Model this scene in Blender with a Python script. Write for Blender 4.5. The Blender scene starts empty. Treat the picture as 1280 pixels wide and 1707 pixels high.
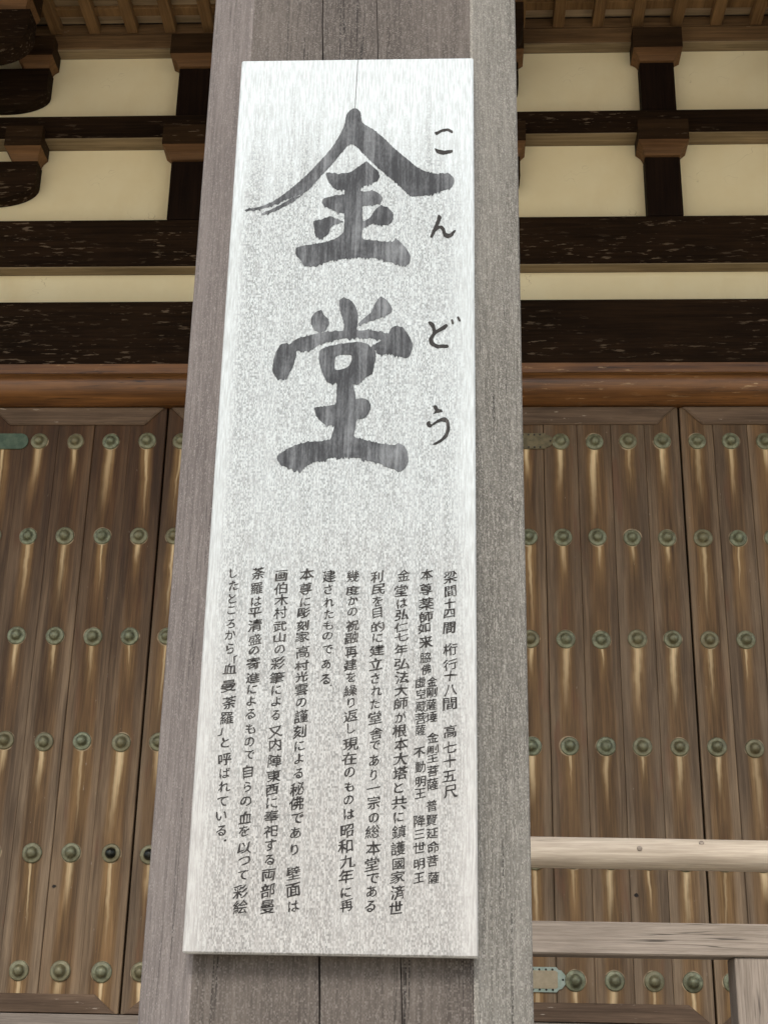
import bpy, bmesh, math, random
from mathutils import Vector, Matrix, noise as mnoise
from mathutils.geometry import tessellate_polygon
R = math.radians
random.seed(7)
scene = bpy.context.scene
COL = scene.collection

# ------------------------------------------------------------------ camera
cam_data = bpy.data.cameras.new('camera')
cam = bpy.data.objects.new('camera', cam_data)
COL.objects.link(cam)
cr = Vector((0.9989349, 0.04228063, 0.01847735))
cu = Vector((-0.00193607, -0.36168758, 0.93229735))
cw = Vector((-0.04610115, 0.93134013, 0.36122049))
cam.matrix_world = Matrix(((cr.x, cu.x, -cw.x, 0), (cr.y, cu.y, -cw.y, 0), (cr.z, cu.z, -cw.z, 0), (0, 0, 0, 1)))
cam_data.sensor_fit = 'HORIZONTAL'
cam_data.sensor_width = 36
cam_data.lens = 36 * 2363 / 1280
cam_data.clip_start = 0.05
cam_data.clip_end = 3000
scene.camera = cam

# ------------------------------------------------------------------ light
SUN_EL, SUN_AZ = 47, -6          # hazy sun high behind the viewer
EAVE_Y = 1.2                     # front edge of the eaves
world = bpy.data.worlds.new('World')
scene.world = world
world.use_nodes = True
wn = world.node_tree.nodes
sky = wn.new('ShaderNodeTexSky')
sky.sky_type = 'NISHITA'
sky.sun_disc = False
sky.sun_elevation = R(SUN_EL)
sky.sun_rotation = R(180 - SUN_AZ)
sky.dust_density = 3.0
wn['Background'].inputs['Strength'].default_value = 0.10
world.node_tree.links.new(sky.outputs['Color'], wn['Background'].inputs['Color'])
sd = bpy.data.lights.new('sun', 'SUN')
sd.energy = 1.5
sd.angle = R(18)
sd.color = (1.0, 0.965, 0.91)
sun = bpy.data.objects.new('sun', sd)
COL.objects.link(sun)
sdir = Vector((math.sin(R(SUN_AZ)) * math.cos(R(SUN_EL)), -math.cos(R(SUN_AZ)) * math.cos(R(SUN_EL)), math.sin(R(SUN_EL))))
sun.rotation_euler = sdir.to_track_quat('Z', 'Y').to_euler()
sun.location = (6, -8, 12)
vs = scene.view_settings
vs.view_transform = 'Standard'
vs.look = 'None'
vs.exposure = 1.12
vs.gamma = 1.0
scene.cycles.max_bounces = 8
scene.cycles.diffuse_bounces = 6

# ------------------------------------------------------------------ node helpers
class NT:
    def __init__(self, name):
        self.m = bpy.data.materials.new(name)
        self.m.use_nodes = True
        self.t = self.m.node_tree
        self.b = self.t.nodes['Principled BSDF']
        self.tc = self.t.nodes.new('ShaderNodeTexCoord')
        self.obj = self.tc.outputs['Object']
        self.uv = self.tc.outputs['UV']
    def set(self, sock, v):
        if v is None: return
        if isinstance(v, bpy.types.NodeSocket): self.t.links.new(v, sock)
        elif isinstance(v, tuple) and len(v) == 3 and sock.type == 'RGBA': sock.default_value = (*v, 1)
        else: sock.default_value = v
    def m_(self, op, a, b=None, c=None, clamp=False):
        n = self.t.nodes.new('ShaderNodeMath'); n.operation = op; n.use_clamp = clamp
        for i, v in enumerate((a, b, c)): self.set(n.inputs[i], v)
        return n.outputs[0]
    def add(self, a, b): return self.m_('ADD', a, b)
    def sub(self, a, b): return self.m_('SUBTRACT', a, b)
    def mul(self, a, b, clamp=False): return self.m_('MULTIPLY', a, b, clamp=clamp)
    def absv(self, a): return self.m_('ABSOLUTE', a)
    def sm(self, v, a, b, lo=0.0, hi=1.0):
        n = self.t.nodes.new('ShaderNodeMapRange'); n.interpolation_type = 'SMOOTHSTEP'
        self.set(n.inputs['Value'], v)
        for k, x in (('From Min', a), ('From Max', b), ('To Min', lo), ('To Max', hi)): self.set(n.inputs[k], x)
        return n.outputs[0]
    def vmul(self, v, s):
        n = self.t.nodes.new('ShaderNodeVectorMath'); n.operation = 'MULTIPLY'
        self.set(n.inputs[0], v); self.set(n.inputs[1], s)
        return n.outputs[0]
    def vadd(self, v, s):
        n = self.t.nodes.new('ShaderNodeVectorMath'); n.operation = 'ADD'
        self.set(n.inputs[0], v); self.set(n.inputs[1], s)
        return n.outputs[0]
    def sep(self, v):
        n = self.t.nodes.new('ShaderNodeSeparateXYZ'); self.set(n.inputs[0], v)
        return n.outputs
    def comb(self, x, y, z=0.0):
        n = self.t.nodes.new('ShaderNodeCombineXYZ')
        for i, v in enumerate((x, y, z)): self.set(n.inputs[i], v)
        return n.outputs[0]
    def noise(self, v, scale=1.0, detail=4.0, rough=0.55, dist=0.0):
        n = self.t.nodes.new('ShaderNodeTexNoise')
        self.set(n.inputs['Vector'], v)
        for k, x in (('Scale', scale), ('Detail', detail), ('Roughness', rough), ('Distortion', dist)): self.set(n.inputs[k], x)
        return n.outputs[0]
    def white(self, v):
        n = self.t.nodes.new('ShaderNodeTexWhiteNoise'); n.noise_dimensions = '3D'
        self.set(n.inputs['Vector'], v)
        return n.outputs['Value']
    def grit(self, v, cells, scale, k=0.5):
        # soft mottling broken up by single grains
        n = self.t.nodes.new('ShaderNodeVectorMath'); n.operation = 'FLOOR'
        self.set(n.inputs[0], self.vmul(v, cells))
        w = self.white(n.outputs[0])
        return self.add(self.mul(self.noise(self.vmul(v, scale), 1, 3, 0.65), 1 - k), self.mul(w, k))
    def mix(self, f, a, b, mode='MIX'):
        n = self.t.nodes.new('ShaderNodeMix'); n.data_type = 'RGBA'; n.blend_type = mode
        self.set(n.inputs[0], f); self.set(n.inputs[6], a); self.set(n.inputs[7], b)
        return n.outputs[2]
    def rnd(self):
        n = self.t.nodes.new('ShaderNodeObjectInfo')
        return n.outputs['Random']
    def bump(self, h, strength=0.3, dist=0.003):
        n = self.t.nodes.new('ShaderNodeBump')
        self.set(n.inputs['Height'], h); n.inputs['Strength'].default_value = strength; n.inputs['Distance'].default_value = dist
        self.t.links.new(n.outputs[0], self.b.inputs['Normal'])
    def done(self, col, rough=0.75, metal=0.0, spec=0.3):
        self.set(self.b.inputs['Base Color'], col)
        self.set(self.b.inputs['Roughness'], rough)
        self.b.inputs['Metallic'].default_value = metal
        self.b.inputs['Specular IOR Level'].default_value = spec
        return self.m

def wood(name, dark, light, axis='X', fleck=None, fleck_amt=0.62, rough=0.72, across=45, bump=0.35, speck=None, spec=0.25, sp_scale=(330, 120), sp_rng=(0.42, 0.62), checks=0.0):
    n = NT(name)
    off = n.mul(n.rnd(), 37.0)
    v = n.vadd(n.obj, n.comb(off, off, off))
    i = 'XYZ'.index(axis)
    def s(ac, al):
        q = [ac] * 3; q[i] = al
        return n.vmul(v, tuple(q))
    g1 = n.noise(s(across, across * 0.035), 1, 6, 0.6, 0.6)
    g2 = n.noise(s(across * 5, across * 0.15), 1, 3, 0.6)
    bl = n.noise(s(4, 1.2), 1, 4, 0.6)
    f = n.add(n.add(n.mul(g1, 0.55), n.mul(g2, 0.25)), n.mul(bl, 0.45))
    f = n.sm(f, 0.38, 0.9)
    c = n.mix(f, dark, light)
    h = n.add(n.mul(g1, 0.5), n.mul(g2, 0.5))
    if checks:
        ck = n.noise(s(26, 0.55), 1, 3, 0.55, 0.3)
        ln = n.sm(n.absv(n.sub(ck, 0.5)), 0.010, 0.0025)
        ln = n.mul(ln, n.sm(n.noise(s(7, 1.6), 1, 2, 0.5), 0.46, 0.60))
        c = n.mix(n.mul(ln, checks), c, tuple(x * 0.22 for x in dark))
    if fleck:
        fl = n.noise(s(52, 9), 1, 4, 0.6)
        zone = n.noise(s(3.0, 1.0), 1, 2, 0.5)
        m = n.mul(n.sm(fl, fleck_amt, fleck_amt + 0.07), n.sm(zone, 0.42, 0.62))
        c = n.mix(n.mul(m, 0.72), c, fleck)
    if speck:
        cells = [650.0] * 3; cells[i] = 430.0
        q = [sp_scale[0]] * 3; q[i] = sp_scale[1]
        sp = n.grit(v, tuple(cells), tuple(q), 0.34)
        c = n.mix(n.sm(sp, *sp_rng), c, speck)
    n.bump(h, bump)
    return n.done(c, rough, 0, spec)

M = {}
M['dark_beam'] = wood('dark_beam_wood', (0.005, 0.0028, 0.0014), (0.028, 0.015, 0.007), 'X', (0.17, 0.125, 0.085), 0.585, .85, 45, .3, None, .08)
M['under'] = wood('bounce_lit_underside_wood', (0.12, 0.087, 0.045), (0.33, 0.25, 0.145), 'X')  # ground bounce on the beam undersides painted in as a paler tone
M['brown_beam'] = wood('brown_beam_wood', (0.048, 0.026, 0.010), (0.20, 0.118, 0.052), 'X', (0.4, 0.3, 0.2), 0.68)
M['nageshi'] = wood('orange_brown_wood', (0.034, 0.012, 0.003), (0.29, 0.125, 0.035), 'X', (0.55, 0.38, 0.2), 0.62, 0.38, 22, 0.3, None, 0.6, checks=.8)
M['dark_v'] = wood('dark_strut_wood', (0.004, 0.002, 0.0012), (0.018, 0.009, 0.005), 'Z', spec=.08)
M['block'] = wood('bracket_block_wood', (0.062, 0.029, 0.010), (0.19, 0.098, 0.038), 'X', None, 0.6, 0.7, 30)
M['block_shaded'] = wood('shaded_bracket_block_wood', (0.009, 0.005, 0.0025), (0.042, 0.023, 0.010), 'X', (0.2, 0.15, 0.1), 0.62, spec=.08)  # same wood as the hollow half, with shade painted into its colour
M['rafter'] = wood('rafter_wood', (0.085, 0.045, 0.016), (0.26, 0.15, 0.06), 'Y')
M['ceiling'] = wood('ceiling_board_wood', (0.11, 0.074, 0.035), (0.46, 0.345, 0.205), 'X', None, .6, .75, 18)
M['door_rail'] = wood('door_rail_wood', (0.055, 0.034, 0.020), (0.20, 0.135, 0.086), 'X', (0.5, 0.43, 0.34), 0.65)
M['rail'] = wood('pale_railing_wood', (0.26, 0.215, 0.162), (0.58, 0.51, 0.41), 'X', None, 0.6, 0.6, 60, .5, checks=.7)
M['rail_grey'] = wood('grey_railing_wood', (0.145, 0.119, 0.093), (0.34, 0.292, 0.242), 'X', None, 0.6, 0.7, 90, .6, checks=.8)
M['post_v'] = wood('grey_post_wood', (0.12, 0.098, 0.076), (0.32, 0.272, 0.225), 'Z', None, .6, .75, 100, .6, checks=.8)
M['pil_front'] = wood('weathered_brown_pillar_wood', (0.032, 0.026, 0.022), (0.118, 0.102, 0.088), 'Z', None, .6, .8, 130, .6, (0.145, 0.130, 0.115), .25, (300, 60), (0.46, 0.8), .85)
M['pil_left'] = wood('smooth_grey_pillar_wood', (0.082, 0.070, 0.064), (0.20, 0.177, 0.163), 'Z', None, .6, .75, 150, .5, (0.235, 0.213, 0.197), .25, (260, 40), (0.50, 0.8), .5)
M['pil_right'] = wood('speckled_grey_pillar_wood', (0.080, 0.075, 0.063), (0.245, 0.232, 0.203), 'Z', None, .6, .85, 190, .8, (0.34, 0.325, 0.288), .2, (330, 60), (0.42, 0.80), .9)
M['column'] = wood('column_wood', (0.03, 0.02, 0.013), (0.09, 0.06, 0.04), 'Z')

def plaster():
    n = NT('cream_plaster')
    a = n.noise(n.obj, 3.0, 5, 0.6)
    b = n.noise(n.obj, 60.0, 3, 0.6)
    c = n.mix(n.sm(a, 0.3, 0.75), (0.78, 0.685, 0.44), (0.82, 0.74, 0.50))
    sp = n.noise(n.vmul(n.obj, (9, 9, 30)), 1, 4, 0.7)
    c = n.mix(n.sm(sp, 0.70, 0.78, 0, 0.35), c, (0.45, 0.36, 0.2))
    hc = n.noise(n.vmul(n.obj, (1.7, 1.7, 2.6)), 1, 4, 0.6, 0.5)
    hl = n.mul(n.sm(n.absv(n.sub(hc, 0.5)), 0.0028, 0.0008), n.sm(a, 0.5, 0.62))
    c = n.mix(n.mul(hl, 0.45), c, (0.38, 0.29, 0.15))
    c = n.mix(n.sm(n.noise(n.vmul(n.obj, (2.2, 2.2, 0.8)), 1, 5, 0.65), 0.52, 0.75, 0, 0.3), c, (0.60, 0.47, 0.26))
    n.bump(b, 0.1, 0.002)
    return n.done(c, 0.9, 0, 0.1)
M['plaster'] = plaster()

def bronze(name, a, b, rough, metal, vary=0.0):
    n = NT(name)
    off = n.mul(n.rnd(), 50.0)
    v = n.vadd(n.obj, n.comb(off, off, off))
    f = n.sm(n.noise(v, 28, 5, 0.65), 0.35, 0.68)
    c = n.mix(f, a, b)
    c = n.mix(n.mul(n.rnd(), vary), c, (0.19, 0.15, 0.075))
    n.bump(n.noise(v, 160, 3, 0.6), 0.25, 0.002)
    return n.done(c, rough, metal, 0.4)
M['bronze'] = bronze('green_patina_bronze', (0.10, 0.108, 0.062), (0.245, 0.275, 0.175), 0.40, 0.2, 0.6)
M['bronze_dark'] = bronze('dark_polished_bronze', (0.012, 0.014, 0.012), (0.05, 0.055, 0.045), 0.28, 0.6)
M['strap_olive'] = bronze('olive_strap_metal', (0.10, 0.085, 0.045), (0.17, 0.14, 0.075), 0.6, 0.2)
M['strap_green'] = bronze('dark_green_strap_metal', (0.05, 0.085, 0.055), (0.09, 0.13, 0.085), 0.55, 0.2)
M['strap_tan'] = bronze('tan_strap_metal', (0.32, 0.27, 0.17), (0.40, 0.33, 0.22), 0.6, 0.1)
M['strap_edge'] = bronze('pale_green_strap_edge', (0.26, 0.33, 0.26), (0.36, 0.42, 0.36), 0.6, 0.1)
M['iron'] = bronze('black_iron', (0.02, 0.02, 0.018), (0.05, 0.048, 0.04), 0.5, 0.4)

DZ = 0.63                                   # spacing of the rows of nails
def door_wood(name, dx, warm, shade_amt, knot):
    n = NT(name)
    s = n.sep(n.uv)                          # uv: nail column, nail row (whole numbers at nail centres)
    rnd = n.rnd()
    pos = n.sep(n.obj)
    cell = n.m_('FLOOR', n.add(s[0], 0.5))
    du = n.mul(n.sub(s[0], cell), dx)
    row = n.m_('FLOOR', s[1])
    dv = n.mul(n.sub(s[1], row), DZ)
    rs = n.mul(rnd, 91.0)
    k1 = n.white(n.comb(cell, row, rs))
    k2 = n.white(n.comb(row, cell, n.add(rs, 7.3)))
    kp = n.white(n.comb(cell, 3.7, rs))      # per plank
    kq = n.white(n.comb(cell, 8.1, rs))
    off = n.add(n.mul(kp, 13.0), rs)
    v = n.vadd(n.obj, n.comb(off, 0.0, n.mul(kq, 5.0)))
    g1 = n.noise(n.vmul(v, (42, 42, 1.3)), 1, 6, 0.62, 0.7)
    g2 = n.noise(n.vmul(v, (210, 210, 6)), 1, 3, 0.6)
    g3 = n.noise(n.vmul(v, (9, 9, 1.1)), 1, 4, 0.55)
    f = n.sm(n.add(n.add(n.mul(g1, 0.5), n.mul(g2, 0.25)), n.mul(g3, 0.45)), 0.40, 0.86)
    grey = n.mix(f, (0.096, 0.063, 0.035), (0.39, 0.286, 0.178))
    brown = n.mix(f, (0.068, 0.035, 0.011), (0.31, 0.178, 0.070))
    # browner down the middle of each plank and on some planks, lilac grey along the joints
    wob = n.mul(n.sub(g3, 0.5), 0.10)
    mid = n.sm(n.absv(n.add(du, wob)), 0.075, 0.035)
    br = n.m_('MINIMUM', n.add(n.mul(mid, 0.75), n.mul(kq, warm)), 1.0)
    c = n.mix(br, grey, brown)
    red = n.sm(n.noise(n.vmul(v, (14, 14, 2.2)), 1, 3, 0.5), 0.58, 0.70, 0.0, 0.6)
    c = n.mix(n.mul(red, n.add(0.25, n.mul(kp, 0.75))), c, (0.20, 0.085, 0.038))
    c = n.mix(n.mul(kp, 0.35), c, (0.10, 0.068, 0.042))
    top_shade = n.sm(n.add(s[1], n.mul(n.sub(g3, 0.5), 2.2)), 4.6, -0.3)  # eaves shade painted into the planks, deeper towards the door top
    c = n.mix(n.mul(top_shade, shade_amt), c, n.mix(1.0, c, (0.34, 0.25, 0.18), 'MULTIPLY'))
    # run-off streaks under the nails
    drift = n.mul(n.sub(k2, 0.5), 0.10)
    d0 = n.sub(du, n.mul(drift, dv))
    d0 = n.add(d0, n.mul(n.sub(g1, 0.5), 0.026))
    d0 = n.add(d0, n.mul(n.sub(n.noise(n.comb(n.mul(k1, 40.0), n.mul(k2, 40.0), n.mul(dv, 9.0)), 1, 2, 0.5), 0.5), 0.022))
    ad = n.absv(d0)
    ln = n.add(0.17, n.mul(k1, 0.46))
    fade = n.sm(dv, ln, 0.05)
    start = n.sm(dv, 0.035, 0.05)
    valid = n.mul(n.m_('GREATER_THAN', s[1], 0.0), n.m_('LESS_THAN', s[1], 5.99))
    wcore = n.sub(n.add(0.012, n.mul(k2, 0.022)), n.mul(n.m_('DIVIDE', dv, ln), 0.010))
    core = n.mul(n.mul(n.sm(n.add(ad, n.mul(n.sub(0.55, g2), 0.012)), wcore, n.mul(wcore, 0.05)), fade), n.mul(start, valid))
    whalo = n.add(0.034, n.mul(k1, 0.022))
    halo = n.mul(n.sm(ad, whalo, n.mul(whalo, 0.25)), n.mul(n.mul(n.sm(dv, n.add(ln, 0.18), 0.06), start), valid))
    c = n.mix(n.mul(halo, 0.8), c, n.mix(f, (0.135, 0.074, 0.022), (0.39, 0.235, 0.095)))
    c = n.mix(n.mul(core, n.add(0.45, n.mul(n.white(n.comb(row, rs, cell)), 0.55))), c, n.mix(g2, (0.62, 0.43, 0.20), (0.82, 0.67, 0.42)))
    # worn pale ring round each plate
    rv = n.mul(n.sub(n.m_('FLOOR', n.add(s[1], 0.5)), s[1]), DZ)
    rad = n.m_('SQRT', n.add(n.mul(du, du), n.mul(rv, rv)))
    ringw = n.add(0.0535, n.mul(n.noise(n.obj, 9, 2, 0.5), 0.012))
    ring = n.mul(n.sm(rad, ringw, n.sub(ringw, 0.006)), n.m_('GREATER_THAN', s[1], -0.2))
    c = n.mix(n.mul(ring, n.sm(n.noise(n.obj, 16, 2, 0.5), 0.42, 0.62, 0.05, 0.8)), c, (0.48, 0.38, 0.24))
    # one dark knot
    kx, kz = n.sub(pos[0], knot[0]), n.mul(n.sub(pos[2], knot[1]), 1.2)
    kr = n.add(n.m_('SQRT', n.add(n.mul(kx, kx), n.mul(kz, kz))), n.mul(n.sub(n.noise(n.obj, 70, 3, 0.6), 0.5), 0.016))
    c = n.mix(n.sm(kr, 0.016, 0.008), c, (0.012, 0.008, 0.005))
    # a few pale scuffs
    sc = n.sm(n.noise(n.vmul(v, (60, 60, 16)), 1, 4, 0.6), 0.70, 0.78, 0, 0.5)
    c = n.mix(sc, c, (0.45, 0.38, 0.31))
    n.bump(n.add(n.mul(g1, 0.6), n.mul(g2, 0.4)), 0.35)
    return n.done(c, 0.62, 0, 0.3)
M['door_r'] = door_wood('weathered_door_wood', 0.206, 0.30, 0.45, (0.730, 0.661))
M['door_l'] = door_wood('brown_door_wood', 0.226, 0.65, 1.0, (0.703, 0.664))  # left leaves get the full painted shade

def board_wood():
    n = NT('bleached_board_wood')
    v = n.obj
    p = n.sep(v)                              # x 0..0.393, z 0..1.456 on the board
    sp = n.grit(v, (640, 640, 330), (340, 340, 130), 0.36)
    fine = n.noise(n.vmul(v, (420, 420, 30)), 1, 3, 0.6)
    st = n.noise(n.vmul(v, (55, 55, 1.6)), 1, 5, 0.62, 0.4)
    st2 = n.noise(n.vmul(v, (22, 22, 2.5)), 1, 4, 0.6, 0.3)
    big = n.noise(n.vmul(v, (7, 7, 4)), 1, 3, 0.5)
    # how worn grey the face is: bleached at the head and down both edges
    zz = n.add(p[2], n.mul(n.sub(st, 0.5), 0.45))
    zz = n.add(zz, n.mul(n.sub(n.noise(n.vmul(v, (30, 30, 0.8)), 1, 3, .5), 0.5), 0.25))
    top = n.sm(zz, 1.40, 1.13)
    el = n.sm(n.add(p[0], n.mul(n.sub(big, 0.5), 0.02)), 0.010, 0.034)
    er = n.sm(n.add(p[0], n.mul(n.sub(big, 0.5), 0.03)), 0.388, 0.348)
    worn = n.mul(top, n.mul(el, er))
    worn = n.mul(worn, n.sm(n.add(st, n.mul(big, 0.4)), 0.97, 0.60, 0.55, 1.0))
    head = n.sm(zz, 1.02, 1.38)
    pale = n.mix(head, n.mix(st2, (0.385, 0.425, 0.428), (0.51, 0.555, 0.56)), n.mix(st2, (0.46, 0.51, 0.525), (0.57, 0.63, 0.645)))
    grey = n.mix(n.sm(sp, 0.28, 0.68), (0.185, 0.205, 0.206), (0.455, 0.497, 0.50))
    c = n.mix(n.mul(worn, n.sm(st2, 0.25, 0.6, 0.70, 1.0)), pale, grey)
    c = n.mix(n.sm(fine, 0.36, 0.62, 0.46, 0.0), c, (0.23, 0.237, 0.235))
    c = n.mix(n.sm(sp, 0.60, 0.40, 0.0, 0.10), c, (0.28, 0.29, 0.29))
    # pale runs
    run = n.sm(n.noise(n.vmul(v, (75, 75, 2.2)), 1, 4, 0.6), 0.66, 0.74, 0, 0.45)
    c = n.mix(run, c, (0.52, 0.57, 0.575))
    # foot of the board keeps a warm brown tint
    foot = n.sm(n.add(p[2], n.mul(n.sub(big, 0.5), 0.3)), 0.85, 0.02)
    c = n.mix(n.mul(foot, 0.9), c, n.mix(1.0, c, (0.88, 0.80, 0.755), 'MULTIPLY'))
    # drying crack from the head
    cx = n.add(0.1985, n.mul(n.sub(p[2], 1.456), 0.032))
    cx = n.add(cx, n.mul(n.sub(n.noise(n.vmul(v, (0, 0, 14)), 1, 3, .5), 0.5), 0.006))
    dd = n.absv(n.sub(p[0], cx))
    ck = n.mul(n.sm(dd, 0.0011, 0.0004), n.sm(p[2], 1.24, 1.36, 0.0, 0.75))
    c = n.mix(ck, c, (0.05, 0.045, 0.04))
    n.bump(n.add(n.mul(fine, 0.5), n.mul(sp, 0.5)), 0.3, 0.0012)
    return n.done(c, 0.8, 0, 0.2)
M['board'] = board_wood()

def ink(name, dark, light, lo, hi):
    n = NT(name)
    v = n.obj
    st = n.noise(n.vmul(v, (130, 130, 7)), 1, 5, 0.65, 0.3)
    bl = n.noise(n.vmul(v, (20, 20, 9)), 1, 4, 0.6)
    sp = n.noise(n.vmul(v, (350, 350, 150)), 1, 2, 0.6)
    f = n.add(n.add(n.mul(st, 0.5), n.mul(bl, 0.6)), n.mul(sp, 0.2))
    c = n.mix(n.sm(f, lo, hi), dark, light)
    return n.done(c, 0.8, 0, 0.2)
M['ink'] = ink('faded_black_ink', (0.031, 0.033, 0.036), (0.23, 0.245, 0.255), 0.52, 0.97)
M['ink_small'] = ink('black_writing_ink', (0.024, 0.023, 0.022), (0.14, 0.133, 0.125), 0.6, 0.98)

def ground_mat():
    n = NT('pale_gravel')
    a = n.noise(n.obj, 0.4, 5, 0.6); b = n.noise(n.obj, 40, 4, 0.7)
    c = n.mix(n.add(n.mul(a, 0.5), n.mul(b, 0.5)), (0.50, 0.45, 0.36), (0.74, 0.68, 0.57))
    n.bump(b, 0.6, 0.02)
    return n.done(c, 0.9, 0, 0.1)
M['gravel'] = ground_mat()
def stone_mat():
    n = NT('grey_stone')
    a = n.noise(n.obj, 6, 6, 0.65); b = n.noise(n.obj, 120, 3, 0.7)
    c = n.mix(n.add(n.mul(a, 0.6), n.mul(b, 0.4)), (0.22, 0.21, 0.19), (0.46, 0.44, 0.40))
    n.bump(b, 0.4, 0.004)
    return n.done(c, 0.85, 0, 0.2)
M['stone'] = stone_mat()
def shingle_mat():
    n = NT('brown_bark_shingle')
    a = n.noise(n.vmul(n.obj, (2, 12, 12)), 1, 5, 0.6)
    return n.done(n.mix(a, (0.07, 0.055, 0.042), (0.16, 0.13, 0.10)), 0.9, 0, 0.1)
M['shingle'] = shingle_mat()

# ------------------------------------------------------------------ mesh helpers
def box(bm, x0, x1, y0, y1, z0, z1, bev=0.004, mat=0):
    vs_ = [bm.verts.new((x, y, z)) for x in (x0, x1) for y in (y0, y1) for z in (z0, z1)]
    q = [(0, 1, 3, 2), (4, 6, 7, 5), (0, 4, 5, 1), (2, 3, 7, 6), (0, 2, 6, 4), (1, 5, 7, 3)]
    fs = [bm.faces.new([vs_[i] for i in f]) for f in q]
    for f in fs: f.material_index = mat
    if bev:
        es = {e for f in fs for e in f.edges}
        r = bmesh.ops.bevel(bm, geom=list(es), offset=bev, segments=1, affect='EDGES', profile=0.5)
        for f in r['faces']: f.material_index = mat

def prism(bm, pts, axis, a0, a1, mat=0, steps=1, wob=None):
    """Extrude a closed 2D outline along an axis. pts are the two other coordinates in XYZ order."""
    def P(p, a, k):
        if wob: p = wob(p, a, k)
        return {'X': (a, p[0], p[1]), 'Y': (p[0], a, p[1]), 'Z': (p[0], p[1], a)}[axis]
    rings = []
    for s in range(steps + 1):
        a = a0 + (a1 - a0) * s / steps
        rings.append([bm.verts.new(P(p, a, k)) for k, p in enumerate(pts)])
    n = len(pts)
    out = []
    for r0, r1 in zip(rings, rings[1:]):
        row = []
        for i in range(n):
            f = bm.faces.new((r0[i], r0[(i + 1) % n], r1[(i + 1) % n], r1[i])); f.material_index = mat; row.append(f)
        out.append(row)
    for r in (rings[0], rings[-1]):
        f = bm.faces.new(r); f.material_index = mat
    return out

def lathe_y(bm, prof, seg=24, cx=0, cy=0, cz=0, mat=0):
    """Turned shape facing -Y; prof is (radius, depth towards the viewer) from the rim to the tip."""
    rings = []
    for r, d in prof:
        if r == 0: rings.append([bm.verts.new((cx, cy - d, cz))])
        else: rings.append([bm.verts.new((cx + r * math.cos(2 * math.pi * i / seg), cy - d, cz + r * math.sin(2 * math.pi * i / seg))) for i in range(seg)])
    for a, b in zip(rings, rings[1:]):
        for i in range(seg):
            j = (i + 1) % seg
            f = bm.faces.new((a[i], a[j], b[0]) if len(b) == 1 else (a[i], a[j], b[j], b[i]))
            f.material_index = mat; f.smooth = True

def wpos(o):
    p = Vector((0, 0, 0))
    while o: p = p + o.location; o = o.parent
    return p

def link(name, bm, mats, parent=None, origin=None, label=None, fix=True):
    if fix: bmesh.ops.recalc_face_normals(bm, faces=bm.faces)
    if origin is None:
        vs_ = bm.verts
        origin = Vector([(min(v.co[i] for v in vs_) + max(v.co[i] for v in vs_)) / 2 for i in range(3)])
        origin.z = min(v.co.z for v in vs_)
    origin = Vector(origin)
    for v in bm.verts: v.co -= origin
    me = bpy.data.meshes.new(name); bm.to_mesh(me); bm.free()
    for m in (mats if isinstance(mats, list) else [mats]): me.materials.append(m)
    o = bpy.data.objects.new(name, me); COL.objects.link(o)
    o.parent = parent
    o.location = origin - wpos(parent)
    if label: o['label'] = label
    return o

def empty(name, loc, label, cat):
    o = bpy.data.objects.new(name, None); COL.objects.link(o)
    o.location = loc; o.empty_display_size = 0.2
    o['label'] = label; o['category'] = cat
    return o

def part(name, mat, parent, *boxes, bev=0.006, label=None):
    bm = bmesh.new()
    for b in boxes: box(bm, *b, bev=bev)
    return link(name, bm, mat, parent, label=label)

def dup(src, parent, world_loc):
    c = src.copy(); COL.objects.link(c); c.parent = parent
    c.location = Vector(world_loc) - wpos(parent)
    return c

# ------------------------------------------------------------------ ground
GZ = -1.6
bm = bmesh.new()
g = 1200
bm.faces.new([bm.verts.new(p) for p in ((-g, -g, 0), (g, -g, 0), (g, g, 0), (-g, g, 0))])
ground = link('ground', bm, M['gravel'], origin=(0, 0, 0))
ground.location = (0, 0, GZ)
ground['kind'] = 'structure'
ground['label'] = 'pale gravel courtyard ground'

# ------------------------------------------------------------------ temple hall
hall = empty('temple_hall', (0, 8, GZ), 'dark timber temple hall with cream plaster panels and tall nail studded doors behind the pillar', 'temple')
X0, X1 = -8.0, 6.45
COLS = [-6.62, -3.40, -0.145, 2.995, 6.2]
GAPS = [-1.765, 1.41]                      # where the two leaves of each pair meet

# base
part('stone_podium', M['stone'], hall, (X0, X1, 5.7, 13.0, GZ, -0.12), bev=0.03)
bm = bmesh.new()
for i in range(18):
    y = 5.3 + i * 0.15
    box(bm, X0, X1, y, y + 0.146, -0.08, 0.02, 0.004)
link('veranda_deck', bm, M['rail_grey'], hall)
part('door_sill', M['rail_grey'], hall, (X0, X1, 7.90, 8.16, 0.02, 0.20))
part('back_wall', M['column'], hall, (X0, X1, 8.26, 8.4, 0.02, 7.0), bev=0)

# columns
for cx in COLS:
    bm = bmesh.new()
    pts = [(cx + 0.27 * math.cos(2 * math.pi * k / 32), 8.17 + 0.27 * math.sin(2 * math.pi * k / 32)) for k in range(32)]
    for row in prism(bm, pts, 'Z', 0.02, 5.3):
        for f in row: f.smooth = True
    link('column', bm, M['column'], hall)

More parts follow.
